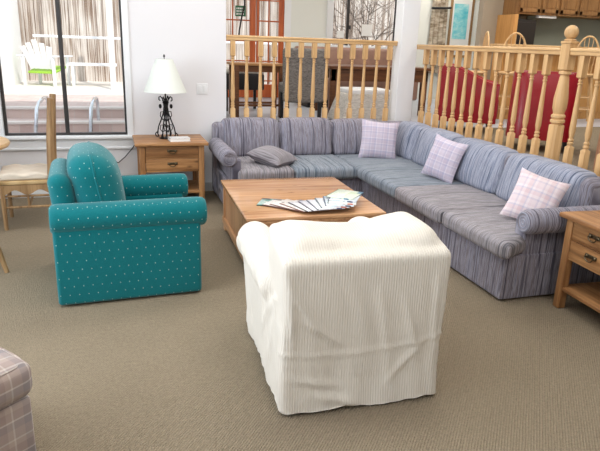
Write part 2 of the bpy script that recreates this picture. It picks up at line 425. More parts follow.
f.rbox(-.535, -.495, WY + .025, WY + .075, WZ, 2.44, .003)
struct(f, 'window_frame', 'dark_frame', wn)
struct(B().box(a + .02, -.52, WY + .048, WY + .052, WZ, 2.43).box(-.51, b - .01, WY + .048, WY + .052, WZ, 2.43), 'window_pane', 'glass', wn)

# french doors in the far wall
def door(nm, x0, x1, ls, rs, nmunt):
    z0, z1 = DZ + .01, 2.93; b_ = B()
    b_.rbox(x0, x0 + ls, FY, FY + .05, z0, z1, .004).rbox(x1 - rs, x1, FY, FY + .05, z0, z1, .004).rbox(x0, x1, FY + .002, FY + .048, z0, z0 + .23, .004).rbox(x0, x1, FY + .002, FY + .048, z1 - .12, z1, .004)
    o = struct(b_, nm, 'cherry')
    mu = B(); zz = 2.005
    for k in range(-3, 4):
        z = zz + k * .335
        if z0 + .25 < z < z1 - .14: mu.rbox(x0 + ls - .002, x1 - rs + .002, FY + .01, FY + .04, z - .011, z + .011, .003)
    for k in range(1, nmunt + 1):
        x = x0 + ls + (x1 - rs - x0 - ls) * k / (nmunt + 1); mu.rbox(x - .011, x + .011, FY + .012, FY + .038, z0 + .22, z1 - .11, .003)
    struct(mu, 'door_muntin', 'cherry', o)
    struct(B().box(x0 + ls - .01, x1 - rs + .01, FY + .023, FY + .027, z0 + .22, z1 - .11), 'door_pane', 'glass', o)
    return o
dr = door('door_1', 1.57, 2.355, .09, .10, 1); dr2 = door('door_2', 2.375, 2.86, .04, .09, 1)
struct(B().rbox(2.245, 2.26, FY - .05, FY, 1.7, 1.72, .003).tube([(2.25, FY - .05, 1.71), (2.18, FY - .05, 1.71)], .009), 'door_handle', 'brass', dr)
struct(B().rbox(d1 - .06, d1 + .06, FY - .02, FY + .12, DZ, 2.99, .004).rbox(d0 - .06, d0 + .02, FY - .02, FY + .12, DZ, 2.99, .004).rbox(d0, d1, FY - .02, FY + .12, 2.93, 3.02, .004), 'trim_door', 'white')
# window 2
w2 = struct(B().rbox(w0 - .08, w0 + .04, FY - .03, FY + .12, 1.62, 3.0, .005).rbox(w1 - .04, w1 + .06, FY - .03, FY + .12, 1.62, 3.0, .005).rbox(w0 - .1, w1 + .08, FY - .06, FY + .12, 1.6, 1.65, .006).rbox(w0, w1, FY - .03, FY + .12, 2.92, 3.0, .005), 'window_2', 'white')
f = B()
for x in (4.06, 5.0): f.rbox(x - .022, x + .022, FY + .02, FY + .07, 1.65, 2.92, .003)
f.rbox(4.08, 4.11, FY - .005, FY + .03, 1.93, 2.0, .004)
struct(f, 'window_frame', 'dark_frame', w2)
struct(B().box(w0 + .03, w1 - .03, FY + .048, FY + .052, 1.65, 2.92), 'window_pane', 'glass', w2)

# ------------------------------------------------------------------ railings
def baluster_b(h):
    s = .0255; a, b_ = .235, h - .16
    prof = [(s, 0), (s, a - .005), (s * .6, a + .012), (.0235, a + .02), (.0235, a + .032), (.016, a + .04), (.022, a + .048), (.022, a + .058), (.0155, a + .066),
            (.0245, a + .12), (.0235, a + .18), (.015, b_ - .075), (.0135, b_ - .062), (.019, b_ - .054), (.019, b_ - .046), (.013, b_ - .04), (.018, b_ - .03), (.018, b_ - .022), (.012, b_ - .014), (s, b_), (s, h)]
    return B().lathe(prof, 12, None, square=(0, 1, 19, 20))
ZT = 1.72                                            # top of the handrails
BH = ZT - .055 - DZ
bal_me = baluster_b(BH).mesh('baluster', M['oak_z'], 35)
def baluster(root, x, y):
    o = bpy.data.objects.new('baluster', bal_me); COL.objects.link(o); o.parent = root; o.location = (x, y, 0)
rr = thing('railing', 'pale oak railing behind the rear part of the sofa, from white wall to column', 'railing', (1.16, RY, DZ))
part(B().rbox(.003, 2.037, -.032, .032, BH, BH + .04, .008).rbox(.003, 2.037, -.04, .04, BH + .028, BH + .055, .01), 'handrail', 'oak_x', rr)
for k in range(13): baluster(rr, .08 + k * .1565, 0)
rs_ = thing('railing', 'long pale oak railing with ball topped newel post along the right side of the sofa', 'railing', (RX, 4.06, DZ))
part(B().rbox(-.032, .032, 0.055, 2.51, BH - .03, BH + .01, .008).rbox(-.04, .04, 0.055, 2.51, BH - .002, BH + .025, .01), 'handrail', 'oak_y', rs_)
part(B().rbox(-.032, .032, -1.6, -.055, BH - .03, BH + .01, .008).rbox(-.04, .04, -1.6, -.055, BH - .002, BH + .025, .01), 'handrail', 'oak_y', rs_)
bal_me2 = baluster_b(BH - .03).mesh('baluster', M['oak_z'], 35)
def baluster2(root, x, y):
    o = bpy.data.objects.new('baluster', bal_me2); COL.objects.link(o); o.parent = root; o.location = (x, y, 0)
for k in range(13): baluster2(rs_, 0, .225 + k * .174)
for k in range(7): baluster2(rs_, 0, -.185 - k * .174)
q = .05
newel = B().lathe([(q, 0), (q, .38), (q * .8, .395), (.058, .405), (.058, .425), (.045, .435), (.056, .447), (.056, .462), (.042, .475), (.055, .52), (.056, .60), (.036, .765), (.032, .78), (.048, .79), (.048, .805), (.04, .815), (q, .825), (q, 1.02), (q * 1.12, 1.025), (q * 1.12, 1.04), (q * .5, 1.045)], 16, None, square=(0, 1, 16, 17, 18, 19))
nw = part(newel, 'newel_post', 'oak_z', rs_)
part(B().lathe([(.03, 1.042), (.045, 1.045), (.045, 1.055), (.026, 1.063)], 16).ball((0, 0, 1.108), .054, 18), 'ball_finial', 'oak_z', nw)

# ------------------------------------------------------------------ sectional sofa
sf = thing('sectional_sofa', 'blue grey striped corner sofa wrapping around the coffee table', 'sofa', (2.2, 5.9, 0))
O = (2.2, 5.9, 0)
def sp(b_, name, mat, topswap=False):
    b_.v = [(x - O[0], y - O[1], z) for x, y, z in b_.v]
    return part(b_, name, mat, sf, topswap=topswap)
def cush(x0, x1, y0, y1, z0, z1, r=.04, top=.018, n=6):
    def fn(p_, u, v, w):
        g = (1 - u * u) * (1 - v * v)
        return (p_.x + .012 * u * (1 - v * v) * (1 - w * w), p_.y + .012 * v * (1 - u * u) * (1 - w * w), p_.z + top * g * (1 if w > 0 else 0))
    return B().rbox(x0, x1, y0, y1, z0, z1, r, 3, n, fn)
SZ = .455
sp(B().rbox(1.0, 2.44, 5.63, 6.5, .012, .335, .02, 2, 3), 'base', 'sofa_x')
sp(B().rbox(2.43, 3.34, 3.172, 6.5, .012, .335, .02, 2, 3), 'base', 'sofa_y')
sp(B().rbox(.98, 3.34, 6.36, 6.58, .012, .80, .05, 3, 4), 'back_frame', 'sofa_x')
sp(B().rbox(3.16, 3.39, 3.32, 6.5, .3, .80, .07, 3, 4), 'back_frame', 'sofa_y')
sp(cush(1.09, 1.665, 5.55, 6.34, .33, SZ), 'seat_cushion', 'seat_x')
sp(cush(1.675, 2.36, 5.55, 6.34, .33, SZ), 'seat_cushion', 'corner_x')
sp(cush(2.345, 3.12, 4.72, 6.34, .33, SZ), 'seat_cushion', 'corner_y')
sp(cush(2.345, 3.12, 3.905, 4.71, .33, SZ), 'seat_cushion', 'seat_y')
tc = cush(2.36, 3.12, 3.19, 3.895, .33, SZ); tc.v = [(x, y - .12 * max(0, min(1, (2.54 - x) / .06)) * max(0, (3.895 - y) / .7) ** 1.0, z) for x, y, z in tc.v]
sp(tc, 'seat_cushion', 'seat_y')
for pc in (((1.09, 1.665), 0), ((1.675, 2.33), 0)): pass
def backc(a, b_, along, mat, lean=.10, z0=.45, z1=.825, th=.2, at=0):
    def fn(p_, u, v, w):
        g = (1 - u * u) * (1 - w * w)
        return (p_.x, p_.y - (.045 * g if v < 0 else 0) + .03 * u ** 8 * (v < 0) + lean * (w * .5 + .5), p_.z + .02 * (1 - u ** 4) * (1 if w > 0 else 0) - .006)
    L = b_ - a; bb = B().rbox(-L / 2, L / 2, -th / 2, th / 2, z0, z1, .055, 3, 6, fn)
    if along == 'x': bb.v = [(x + (a + b_) / 2, y + at + th / 2, z) for x, y, z in bb.v]
    else: bb.v = [(y + at + th / 2, (a + b_) / 2 - x, z) for x, y, z in bb.v]
    return bb
sp(backc(1.07, 1.71, 'x', 0, at=6.24, z1=.84), 'back_cushion', 'sofa_x')
sp(backc(1.715, 2.325, 'x', 0, at=6.24, z1=.84), 'back_cushion', 'sofa_x')
sp(backc(2.33, 2.96, 'x', 0, at=6.24), 'back_cushion', 'sofa_x')
for a, b_ in ((5.825, 6.34), (5.135, 5.805), (4.275, 5.115), (3.37, 4.255)): sp(backc(a, b_, 'y', 0, at=3.04), 'back_cushion', 'blue_y')
def arm_x(xc, y0, y1, sgn):        # arm along y (left end)
    bb = B().rbox(min(xc + sgn * .03, xc + sgn * .12), max(xc + sgn * .03, xc + sgn * .12), y0 + .02, y1, .02, .56, .02, 2, 2)
    pr = [(.02, 0), (.066, 0), (.08, .02), (.086, .05), (.086, y1 - y0 - .05), (.08, y1 - y0 - .01), (.04, y1 - y0)]
    bb.lathe(pr, 20, Matrix.Translation((xc, y0, .565)) @ Matrix.Rotation(-PI / 2, 4, 'X'))
    return bb
sp(arm_x(1.005, 5.56, 6.42, 1), 'arm', 'sofa_y')
ar = B().rbox(2.436, 3.3, 3.155, 3.28, .013, .333, .012).rbox(2.57, 3.3, 3.165, 3.28, .3, .57, .02, 2, 2)
ar.lathe([(.02, 0), (.066, 0), (.08, .02), (.086, .05), (.086, .75), (.08, .80), (.04, .82)], 20, Matrix.Translation((2.53, 3.145, .572)) @ Matrix.Rotation(PI / 2, 4, 'Y'))
sp(ar, 'arm', 'sofa_x')
def disc(c, ax):
    m_ = Matrix.Translation(c) @ Matrix.Rotation(PI / 2, 4, ax)
    bb = B()
    for rr_ in (.062, .04, .018): bb.tube([m_ @ Vector((rr_ * math.cos(t * PI / 12), rr_ * math.sin(t * PI / 12), 0)) for t in range(25)], .003, 6)
    return bb
sp(disc((2.529, 3.145, .572), 'Y'), 'arm_piping', 'blue_x'); sp(disc((1.005, 5.559, .565), 'X'), 'arm_piping', 'sofa_x')

# pillows on the sofa
def pil(mat, w, h, t, loc, rot, label, group=None):
    o = B().pillow(w, h, t).build('throw_pillow', M[mat]); o.location = loc; o.rotation_euler = rot
    return tag(o, label, 'pillow', group)
pil('plaid_lilac', .42, .43, .15, (2.73, 5.96, .45), (R(-14), R(3), R(-20)), 'lilac plaid square pillow propped in the corner of the sofa')
pil('plaid_lilac', .37, .41, .15, (2.87, 4.90, .455), (R(-16), R(9), R(-66)), 'lilac plaid pillow leaning midway along the right side of the sofa')
pil('plaid_pink', .36, .39, .15, (2.76, 3.43, .465), (R(-30), R(12), R(-50)), 'pink and white plaid pillow leaning beside the rolled sofa arm nearest the camera')
a_ = R(42); GP = (1.50 + .196 * math.sin(a_), 5.83 - .196 * math.cos(a_), .495)
pil('grey_pillow', .40, .40, .19, GP, (R(-79), 0, R(42)), 'grey striped pillow lying flat on the left seat cushion of the sofa')

# ------------------------------------------------------------------ coffee table
ct = thing('coffee_table', 'square honey coloured wooden chest coffee table in front of the sofa', 'coffee table', (1.38, 4.55, 0), R(-1.2))
part(B().rbox(-.54, .54, -.625, .625, .425, .455, .008, 2), 'top', 'ctable_x', ct)
part(B().rbox(-.51, .51, -.595, .595, .085, .425, .006, 2), 'body', 'ctable_z', ct)
def ring(x0, x1, y0, y1, z0, z1, r_=.006):
    t_ = .018
    return B().rbox(x0 - t_, x1 + t_, y0 - t_, y1 + t_, z0, z1, r_)
part(ring(-.51, .51, -.595, .595, .40, .424), 'cornice', 'ctable_y', ct)
part(ring(-.51, .51, -.595, .595, .06, .125, .01), 'plinth', 'ctable_y', ct)
for sx in (-1, 1):
    x0, x1 = sorted((sx * .509, sx * .522))
    for y0, y1 in ((-.595, -.53), (.53, .595)): part(B().rbox(x0, x1, y0, y1, .12, .405, .003), 'corner_stile', 'ctable_z', ct)
for sy in (-1, 1):
    y0, y1 = sorted((sy * .594, sy * .607))
    for x0, x1 in ((-.51, -.44), (.44, .51), (-.03, .03)): part(B().rbox(x0, x1, y0, y1, .12, .405, .003), 'corner_stile', 'ctable_z', ct)
for sx in (-1, 1):
    for sy in (-1, 1):
        part(B().rbox(sx * .475 - .045, sx * .475 + .045, sy * .56 - .045, sy * .56 + .045, 0, .065, .012), 'foot', 'ctable_z', ct)

# magazines fanned on the coffee table
cols = [((120, 170, 160), ((70, 130, 110), (230, 230, 220), (60, 60, 70))), ((232, 226, 220), ((190, 90, 80), (240, 236, 230), (120, 110, 110))), ((240, 232, 226), ((206, 130, 110), (90, 84, 92), (224, 210, 200))),
        ((226, 214, 206), ((200, 110, 90), (245, 240, 236), (110, 100, 104))), ((214, 214, 222), ((90, 84, 100), (240, 238, 240), (170, 120, 120))), ((208, 206, 220), ((120, 110, 140), (236, 234, 240), (70, 70, 90))),
        ((226, 228, 236), ((150, 160, 190), (242, 242, 246), (86, 96, 130))), ((214, 224, 232), ((120, 160, 180), (240, 242, 244), (200, 120, 110))), ((190, 210, 226), ((70, 110, 170), (238, 240, 244), (60, 70, 100))),
        ((222, 230, 226), ((90, 150, 140), (240, 244, 240), (210, 120, 100))), ((186, 204, 220), ((60, 90, 150), (230, 236, 240), (40, 60, 110))), ((206, 222, 190), ((110, 170, 110), (236, 240, 224), (70, 130, 160)))]
desc = ['teal covered magazine at the far left end of the fan on the coffee table', 'white and brick red magazine lying second from the left end of the fan', 'cream and salmon magazine third from the left in the fan', 'pale pink magazine fourth from the left in the fan',
        'grey and dark mauve magazine fifth from the left in the fan', 'lavender grey magazine sixth from the left in the fan', 'pale white and slate magazine in the middle right of the fan', 'pale aqua magazine with a coral spot, fifth from the right end of the fan',
        'light blue magazine fourth from the right end of the fan', 'mint white magazine third from the right end of the fan', 'blue magazine directly under the green topped one at the right end of the fan', 'green and cream magazine on top at the right end of the fan']
pos = [(1.15, 4.30, 64), (1.19, 4.23, 48), (1.24, 4.18, 36), (1.30, 4.13, 24), (1.35, 4.10, 14), (1.41, 4.08, 6), (1.465, 4.07, 0), (1.52, 4.08, -8), (1.575, 4.09, -15), (1.625, 4.12, -24), (1.66, 4.16, -32), (1.68, 4.22, -42)]
for k, (x, y, a) in enumerate(pos):
    z = .4555 + .0062 * k
    ob = B().rbox(-.108, .108, -.14, .14, 0, .006, .002, 1).build('magazine', cover('magazine cover %d' % k, *cols[k])); ob.location = (x, y, z); ob.rotation_euler = (0, 0, R(a))
    tag(ob, desc[k], 'magazine', 'magazines fanned on the coffee table')

# ------------------------------------------------------------------ end tables
def end_table(label, loc, rot, W=.62, D=.58, H=.655):
    # local: front at -y ; width along x
    t = thing('end_table', label, 'end table', loc, rot)
    part(B().rbox(-W / 2, W / 2, -D / 2, D / 2, H - .03, H, .007, 2), 'top', 'pine_x', t)
    w, d = W / 2 - .04, D / 2 - .035; L = .058
    for sx in (-1, 1):
        for sy in (-1, 1):
            x, y = sx * (w - L / 2), sy * (d - L / 2)
            part(B().rbox(x - L / 2, x + L / 2, y - L / 2, y + L / 2, 0, H - .03, .008, 2), 'leg', 'pine_z', t)
    z0 = H - .30
    part(B().rbox(-w + .012, -w + .04, -d + L, d - L, z0, H - .03, .003).rbox(w - .04, w - .012, -d + L, d - L, z0, H - .03, .003).rbox(-w + L, w - L, d - .04, d - .012, z0, H - .03, .003)
         .rbox(-w + L, w - L, -d + .014, -d + .04, z0, z0 + .02, .002).rbox(-w + L, w - L, -d + .014, -d + .04, z0 + .135, z0 + .15, .002).rbox(-w + L, w - L, -d + .014, -d + .04, H - .05, H - .03, .002), 'case', 'pine_x', t)
    part(B().rbox(-w + .01, w - .01, -d + .01, d - .01, .13, .155, .005), 'shelf', 'pine_x', t)
    for zz in (z0 + .022, z0 + .152):
        dw = part(B().rbox(-w + L + .004, w - L - .004, -d + .006, -d + .03, zz, zz + .111, .004), 'drawer', 'pine_x', t)
        bb = B(); zc = zz + .065
        for sx in (-1, 1): bb.ball((sx * .035, -d + .001, zc), (.013, .008, .013), 8)
        bb.tube([(.035 * math.cos(PI + PI * k / 10), -d - .012, zc + .028 * math.sin(PI + PI * k / 10)) for k in range(11)], .0045, 6)
        bb.rbox(-.05, .05, -d + .002, -d + .008, zc - .012, zc + .014, .003)
        part(bb, 'drawer_pull', 'brass', dw)
    return t
end_table('rustic pine end table with two drawers holding the lamp, against the back wall', (.50, 6.27, 0), R(.6), .725, .60, .66)
end_table('rustic pine end table with low shelf at the right edge, beside the sofa arm', (3.055, 2.755, 0), R(-92.5), .60, .66, .655)

# lamp
lp = thing('table_lamp', 'table lamp with black scrolled iron base and ivory cone shade', 'lamp', (.475, 6.30, .66))
ib = B()
def scroll(a, prof):
    return [(math.cos(a) * r_, math.sin(a) * r_, z) for r_, z in prof]
ib.tube([(0, 0, .0), (0, 0, .50)], .008)
for k in range(4):
    a = PI / 4 + k * PI / 2 + .3
    pr = []
    for t in range(15):                                    # foot curl
        th = PI * 1.5 * t / 14; rr_ = .012 + .018 * t / 14
        pr.append((.10 - rr_ * math.cos(th + .4), .032 - rr_ * math.sin(th + .4)))
    ib.tube(scroll(a, pr), .006, 6)
    ib.tube(scroll(a, [(.085, .012), (.10, .05), (.085, .12), (.055, .19), (.028, .26), (.018, .33), (.03, .40), (.055, .43), (.07, .42), (.072, .395), (.058, .385)]), .0065, 6)
    ib.tube(scroll(a + .8, [(.012, .18), (.04, .2), (.062, .235), (.055, .275), (.03, .275), (.028, .25)]), .005, 6)
    ib.tube(scroll(a + .8, [(.012, .08), (.045, .07), (.068, .10), (.06, .14), (.035, .14), (.033, .115)]), .005, 6)
    ib.ball((math.cos(a + .4) * .055, math.sin(a + .4) * .055, .33), (.016, .016, .024), 8)
ib.lathe([(.012, .34), (.03, .36), (.034, .375), (.012, .39)], 12)
ib.lathe([(.075, 0), (.078, .006), (.03, .016)], 16)
part(ib, 'base', 'iron', lp)
sh = B(); n = 32; vs = []; fs = []
for r_, z in ((.215, .475), (.085, .80), (.082, .80), (.212, .475)):
    vs += [(r_ * math.cos(2 * PI * i / n), r_ * math.sin(2 * PI * i / n), z) for i in range(n)]
for k in range(4):
    k2 = (k + 1) % 4
    fs += [(k * n + i, k * n + (i + 1) % n, k2 * n + (i + 1) % n, k2 * n + i) for i in range(n)]
sh.put(vs, fs); part(sh, 'lamp_shade', 'shade', lp)
part(B().tube([(0, 0, .48), (0, 0, .82)], .004).lathe([(.004, .815), (.012, .825), (.004, .845)], 10).tube([(-.082, 0, .796), (.082, 0, .796)], .003, 6), 'finial', 'iron', lp)
cd = B().tube([(.18, 6.585, .58), (.12, 6.585, .50), (.05, 6.585, .42), (-.02, 6.585, .36), (-.05, 6.585, .355), (-.06, 6.585, .36)], .005, 6).ball((-.06, 6.588, .36), (.03, .02, .016), 8)
tag(cd.build('power_cord', M['black'], None, (-.06, 6.585, .34)), 'black power cord and plug hanging on the wall left of the lamp table', 'cord')
ob = thing('book', 'white covered paperback lying on the pine table below the lamp', 'book', (.585, 6.14, .6605), R(6))
part(B().rbox(-.105, .105, -.075, .075, .0, .003, .001, 1).rbox(-.105, .105, -.075, .075, .03, .033, .001, 1), 'cover', cover('book cover', (232, 230, 232), ((200, 200, 206), (244, 244, 244), (120, 120, 130))), ob)
part(B().box(-.10, .10, -.07, .073, .003, .03), 'pages', 'paper', ob)
ob = B().rbox(-.11, .11, -.14, .14, 0, .008, .002, 1).build('magazine', cover('blue magazine cover', (226, 232, 240), ((60, 90, 160), (236, 240, 244), (90, 120, 180)))); ob.location = (3.15, 2.94, .6555); ob.rotation_euler = (0, 0, R(-60))
tag(ob, 'blue and white magazine on the right hand pine end table', 'magazine')
# switch
sw = thing('light_switch', 'white double light switch plate on the wall right of the lamp', 'light switch', (.895, WY, 1.09))
part(B().rbox(-.06, .06, -.007, -.0005, 0, .115, .003), 'plate', 'white', sw)
for x in (-.026, .026): part(B().rbox(x - .016, x + .016, -.011, -.006, .025, .09, .002), 'rocker', 'white', sw)

# ------------------------------------------------------------------ teal armchair
tl = thing('armchair', 'teal armchair with pale flecks and loose back pillow, left of the coffee table', 'armchair', (.018, 4.155, 0), R(3.0))
TD, TW = .465, .445            # half depth (x), half width (y)
for y0 in (-TW, TW - .17): part(B().rbox(-TD, TD - .02, y0, y0 + .17, .012, .53, .025, 3, 3), 'side_panel', 'teal', tl)
part(B().rbox(-TD + .02, TD - .035, -TW + .15, TW - .15, .012, .34, .02, 2, 2), 'base', 'teal', tl)
for s in (-1, 1):
    bb = B(); L = 2 * TD + .03
    bb.lathe([(.03, 0), (.075, .0), (.09, .012), (.097, .045), (.097, L - .05), (.092, L - .015), (.078, L), (.03, L + .002)], 24, Matrix.Translation((-TD - .01, s * (TW - .075), .565)) @ Matrix.Rotation(PI / 2, 4, 'Y'))
    part(bb, 'arm', 'teal', tl)
part(cush(-.2, TD + .0, -TW + .172, TW - .172, .335, .47, .04, .02), 'seat_cushion', 'teal', tl, topswap=False)
bf = B(); 
def leanb(p_, u, v, w): return (p_.x - .06 * (w * .5 + .5), p_.y, p_.z)
bf.rbox(-TD + .04, -TD + .19, -TW + .12, TW - .12, .3, .83, .07, 3, 3, leanb)
part(bf, 'back_frame', 'teal', tl)
def bulge(p_, u, v, w):
    g = (1 - v * v) * (1 - w * w)
    return (p_.x + .035 * g * (1 if u > 0 else -.2) - .085 * (w * .5 + .5), p_.y * (1 + .0 * w), p_.z + .03 * (1 - v * v) * (w > 0))
bc = B().rbox(-.29, -.005, -TW + .10, TW - .10, .46, .925, .12, 4, 8, bulge)
bcp = part(bc, 'back_cushion', 'teal', tl)
pp = B(); 
def rim(x, dy=0):
    pts = []; hy, hz, rr_ = TW - .10, .2325, .12
    for cy, cz, a0 in ((hy - rr_, hz - rr_, 0), (-hy + rr_, hz - rr_, PI / 2), (-hy + rr_, -hz + rr_, PI), (hy - rr_, -hz + rr_, 1.5 * PI)):
        for k in range(8):
            a = a0 + PI / 2 * k / 7; y, z = cy + rr_ * math.cos(a), cz + rr_ * math.sin(a); q_ = bulge(Vector((x, y, z)), .1, y / hy, z / hz); pts.append((q_[0], q_[1], q_[2] + .6925))
    pts.append(pts[0])
    return pts
pp.tube(rim(-.13), .008, 6); part(pp, 'piping', 'teal', bcp)

# ------------------------------------------------------------------ slipcovered armchair
wc = thing('slipcovered_armchair', 'armchair under a cream ribbed slipcover, back turned to the camera', 'armchair', (1.035, 2.245, 0), R(-1.2))
part(B().rbox(-.355, .355, .012, .95, .0, .3, .02, 2, 1, lambda p_, u, v, w: (p_.x * (1.035 - .03 * v), p_.y, p_.z)), 'chair_base', 'teal', wc)
bb = B()
bb.rbox(-.405, .405, -.005, 1.0, -.05, .47, .03, 3, 2)
bb.rbox(-.40, .412, -.005, .30, -.05, .765, .03, 3, 2)
bb.rbox(-.40, .412, -.005, .38, .3, .80, .03, 3, 4, lambda p_, u, v, w: (p_.x * (1 - .04 * max(0, v)), p_.y, p_.z + (.036 * v - .014 * math.exp(-((u - .05) / .4) ** 2) * (v + 1) / 2 if w > 0 else 0)))
def crest(p_, u, v, w):
    zz = p_.z + (.022 * abs(u) ** 2 - .035 * math.exp(-((u - .05) / .38) ** 2) + .012 * u if w > 0 else 0)
    return (p_.x, p_.y + .04 * w, zz)
bb.rbox(-.375, .395, .02, .42, .4, .835, .10, 4, 6, crest)
for s in (-1, 1):
    bb.ball((s * .27 + .01, .26, .735), (.14, .17, .115), 16)
    bb.lathe([(.02, 0), (.07, .005), (.105, .04), (.115, .1), (.115, .72), (.108, .78), (.08, .82), (.03, .84)], 20, Matrix.Translation((s * .335, .2, .545)) @ Matrix.Rotation(-PI / 2, 4, 'X'))
    bb.rbox(min(s * .25, s * .41), max(s * .25, s * .41), .1, .98, .02, .52, .03, 2, 2)
bb.rbox(-.24, .24, .3, 1.02, .3, .5, .05, 3, 2)
me = bb.mesh('slipcover', M['cream'])
to = bpy.data.objects.new('slipcover_work', me); COL.objects.link(to)
md = to.modifiers.new('r', 'REMESH'); md.mode = 'VOXEL'; md.voxel_size = .0135
sm = to.modifiers.new('s', 'SMOOTH'); sm.factor = .5; sm.iterations = 7
dg = bpy.context.evaluated_depsgraph_get(); ev = to.evaluated_get(dg)
me2 = bpy.data.meshes.new_from_object(ev); bpy.data.objects.remove(to); me2.name = 'slipcover'
nv = [v.normal.copy() for v in me2.vertices]
def fold(x, z, x0, z0, x1, z1, wd, amp):
    dx, dz = x1 - x0, z1 - z0; L2 = dx * dx + dz * dz; t = max(0, min(1, ((x - x0) * dx + (z - z0) * dz) / L2))
    d = math.hypot(x - x0 - t * dx, z - z0 - t * dz)
    return amp * math.exp(-(d / wd) ** 2) * math.sin(PI * min(1, max(.08, t * .9 + .08)))
for v, nn in zip(me2.vertices, nv):
    x, y, z = v.co; d = 0
    k = max(0, min(1, (.72 - z) / .25)) 
    if y < .06:     # the back
        d += .013 * noise.noise(Vector((x * 7, z * 2.2, 1))) * k + .009 * noise.noise(Vector((x * 16 + z * 6, z * 4, 5))) * k
        d += fold(x, z, -.36, .62, -.22, .40, .016, .02) + fold(x, z, -.33, .50, -.10, .33, .014, .015) + fold(x, z, -.25, .10, -.02, .03, .02, .016) + fold(x, z, .05, .60, .15, .15, .022, .011) + fold(x, z, .18, .55, .30, .2, .02, .013) + fold(x, z, .34, .66, .37, .1, .016, .015) + fold(x, z, -.36, .2, -.1, .12, .016, .013) + fold(x, z, -.37, .68, -.35, .3, .013, .014) + fold(x, z, .30, .32, .10, .10, .016, .01)
        d += .006 * math.exp(-((z - (.335 - .05 * math.cos(x * 3.2) + .06 * (x + .4) * .5)) / .009) ** 2)          # cross seam
    elif abs(x) > .33 and z < .56:
        d += .015 * noise.noise(Vector((y * 9, z * 2.2, 8))) + .010 * noise.noise(Vector((y * 20 - z * 5, z * 3, 2)))
        d += fold(y, z, .08, .60, .5, .18, .025, .014) + fold(y, z, .15, .45, .3, .05, .02, .012)
    else:
        d += .006 * noise.noise(Vector((x * 5, y * 7, z * 5)))
    tp = max(0, min(1, (.70 - z) / .70)); v.co.x *= 1 - (.03 + .07 * min(1, y / .6)) * tp ** .8
    fl = max(0, (.16 - z) / .16)
    hx = noise.noise(Vector((x * 4, y * 4, 3)))
    v.co = Vector((v.co.x, y, z)) + nn * d + Vector((nn.x, nn.y, 0)) * fl * .012 * (1 + hx)
    if v.co.z < .05: v.co.z = max(v.co.z, .012 + .03 * max(0, noise.noise(Vector((x * 3.5, y * 4.5, 7))) + .25))
me2.materials.clear()
for l in list(me2.uv_layers): me2.uv_layers.remove(l)
finish(me2, M['cream'], 80)
uvd = me2.uv_layers[0].data
sc_o = bpy.data.objects.new('slipcover', me2); COL.objects.link(sc_o); sc_o.parent = wc

# ------------------------------------------------------------------ plaid ottoman, lower left
ot = thing('ottoman', 'mauve grey plaid ottoman cut off by the lower left corner', 'ottoman', (-.713, 2.25, 0), R(40))
part(B().rbox(-.235, .235, -.235, .235, .0, .30, .02, 2, 2), 'base', 'plaid_grey', ot)
part(cush(-.25, .25, -.25, .25, .30, .45, .045, .02), 'cushion', 'plaid_grey', ot)
def piping(h, z): 
    pts = []
    for k in range(49):
        a = 2 * PI * k / 48; c_, s_ = math.cos(a), math.sin(a); m_ = 1 / (abs(c_) ** 8 + abs(s_) ** 8) ** .125
        pts.append((h * c_ * m_, h * s_ * m_, z))
    return pts
part(B().tube(piping(.236, .442), .005, 6).tube(piping(.242, .318), .005, 6), 'piping', 'plaid_grey', ot)

# ------------------------------------------------------------------ dining corner at the left edge
lc = thing('dining_chair', 'ladder back wooden chair with rush seat and cream pad below the window', 'chair', (-.80, 5.68, 0), R(2.5))
# local: faces -x, back at +x
for s in (-1, 1):
    part(B().tube([(.215, s * .20, 0), (.20, s * .20, .45), (.22, s * .20, .8), (.25, s * .20, 1.14)], [.026, .032, .032, .027], 8), 'back_post', 'weathered', lc)
    part(B().tube([(-.20, s * .21, 0), (-.20, s * .21, .40)], [.017, .022], 8), 'front_leg', 'weathered', lc)
for z in (.62, .77, .92, 1.07):
    x = .205 + (z - .45) * .08
    part(B().rbox(x - .03, x - .006, -.20, .20, z - .04, z + .04, .006), 'slat', 'weathered', lc)
ap = [(-.2, .40)] + [(-.2 + .4 * k / 24, .335 - .022 * math.cos(2 * PI * 2.0 * k / 24)) for k in range(25)] + [(.2, .40)]
for y0 in (-.222, .205): part(B().prism(ap, y0, y0 + .017), 'apron', 'weathered', lc)
part(B().rbox(-.235, .205, -.225, .225, .40, .44, .015, 2, 3), 'rush_seat', 'rush', lc)
def tuft(p_, u, v, w): return (p_.x, p_.y, p_.z + (.012 * (1 - u * u) * (1 - v * v) - .01 * (math.cos(u * PI * 2) * math.cos(v * PI * 2))) * (w > 0))
part(B().rbox(-.225, .185, -.21, .21, .44, .50, .02, 3, 14, tuft), 'seat_pad', 'cream_pad', lc)
part(B().tube([(-.2, -.2, .2), (.2, -.2, .2)], .011).tube([(-.2, .2, .2), (.2, .2, .2)], .011).tube([(0, -.2, .2), (0, .2, .2)], .011).tube([(-.2, -.2, .3), (.2, -.2, .3)], .009).tube([(0, -.2, .2), (0, -.2, .3)], .010), 'stretcher', 'weathered', lc)
rt_ = thing('round_table', 'pale round wooden table cut off by the left edge, beside the window', 'table', (-1.47, 5.70, 0))
part(B().lathe([(.5, .69), (.53, .70), (.54, .72), (.53, .74), (.3, .742)], 48), 'top', 'oak_x', rt_)
part(B().lathe([(.44, .60), (.45, .62), (.45, .69), (.2, .692)], 40), 'apron', 'weathered', rt_)
part(B().lathe([(.30, 0), (.30, .03), (.08, .06), (.05, .12), (.07, .3), (.05, .5), (.12, .61)], 20), 'pedestal', 'weathered', rt_)
sc = thing('side_chair', 'chair with plaid seat and splayed wooden legs at the left edge, nearest the teal armchair', 'chair', (-1.16, 4.46, 0), R(30))
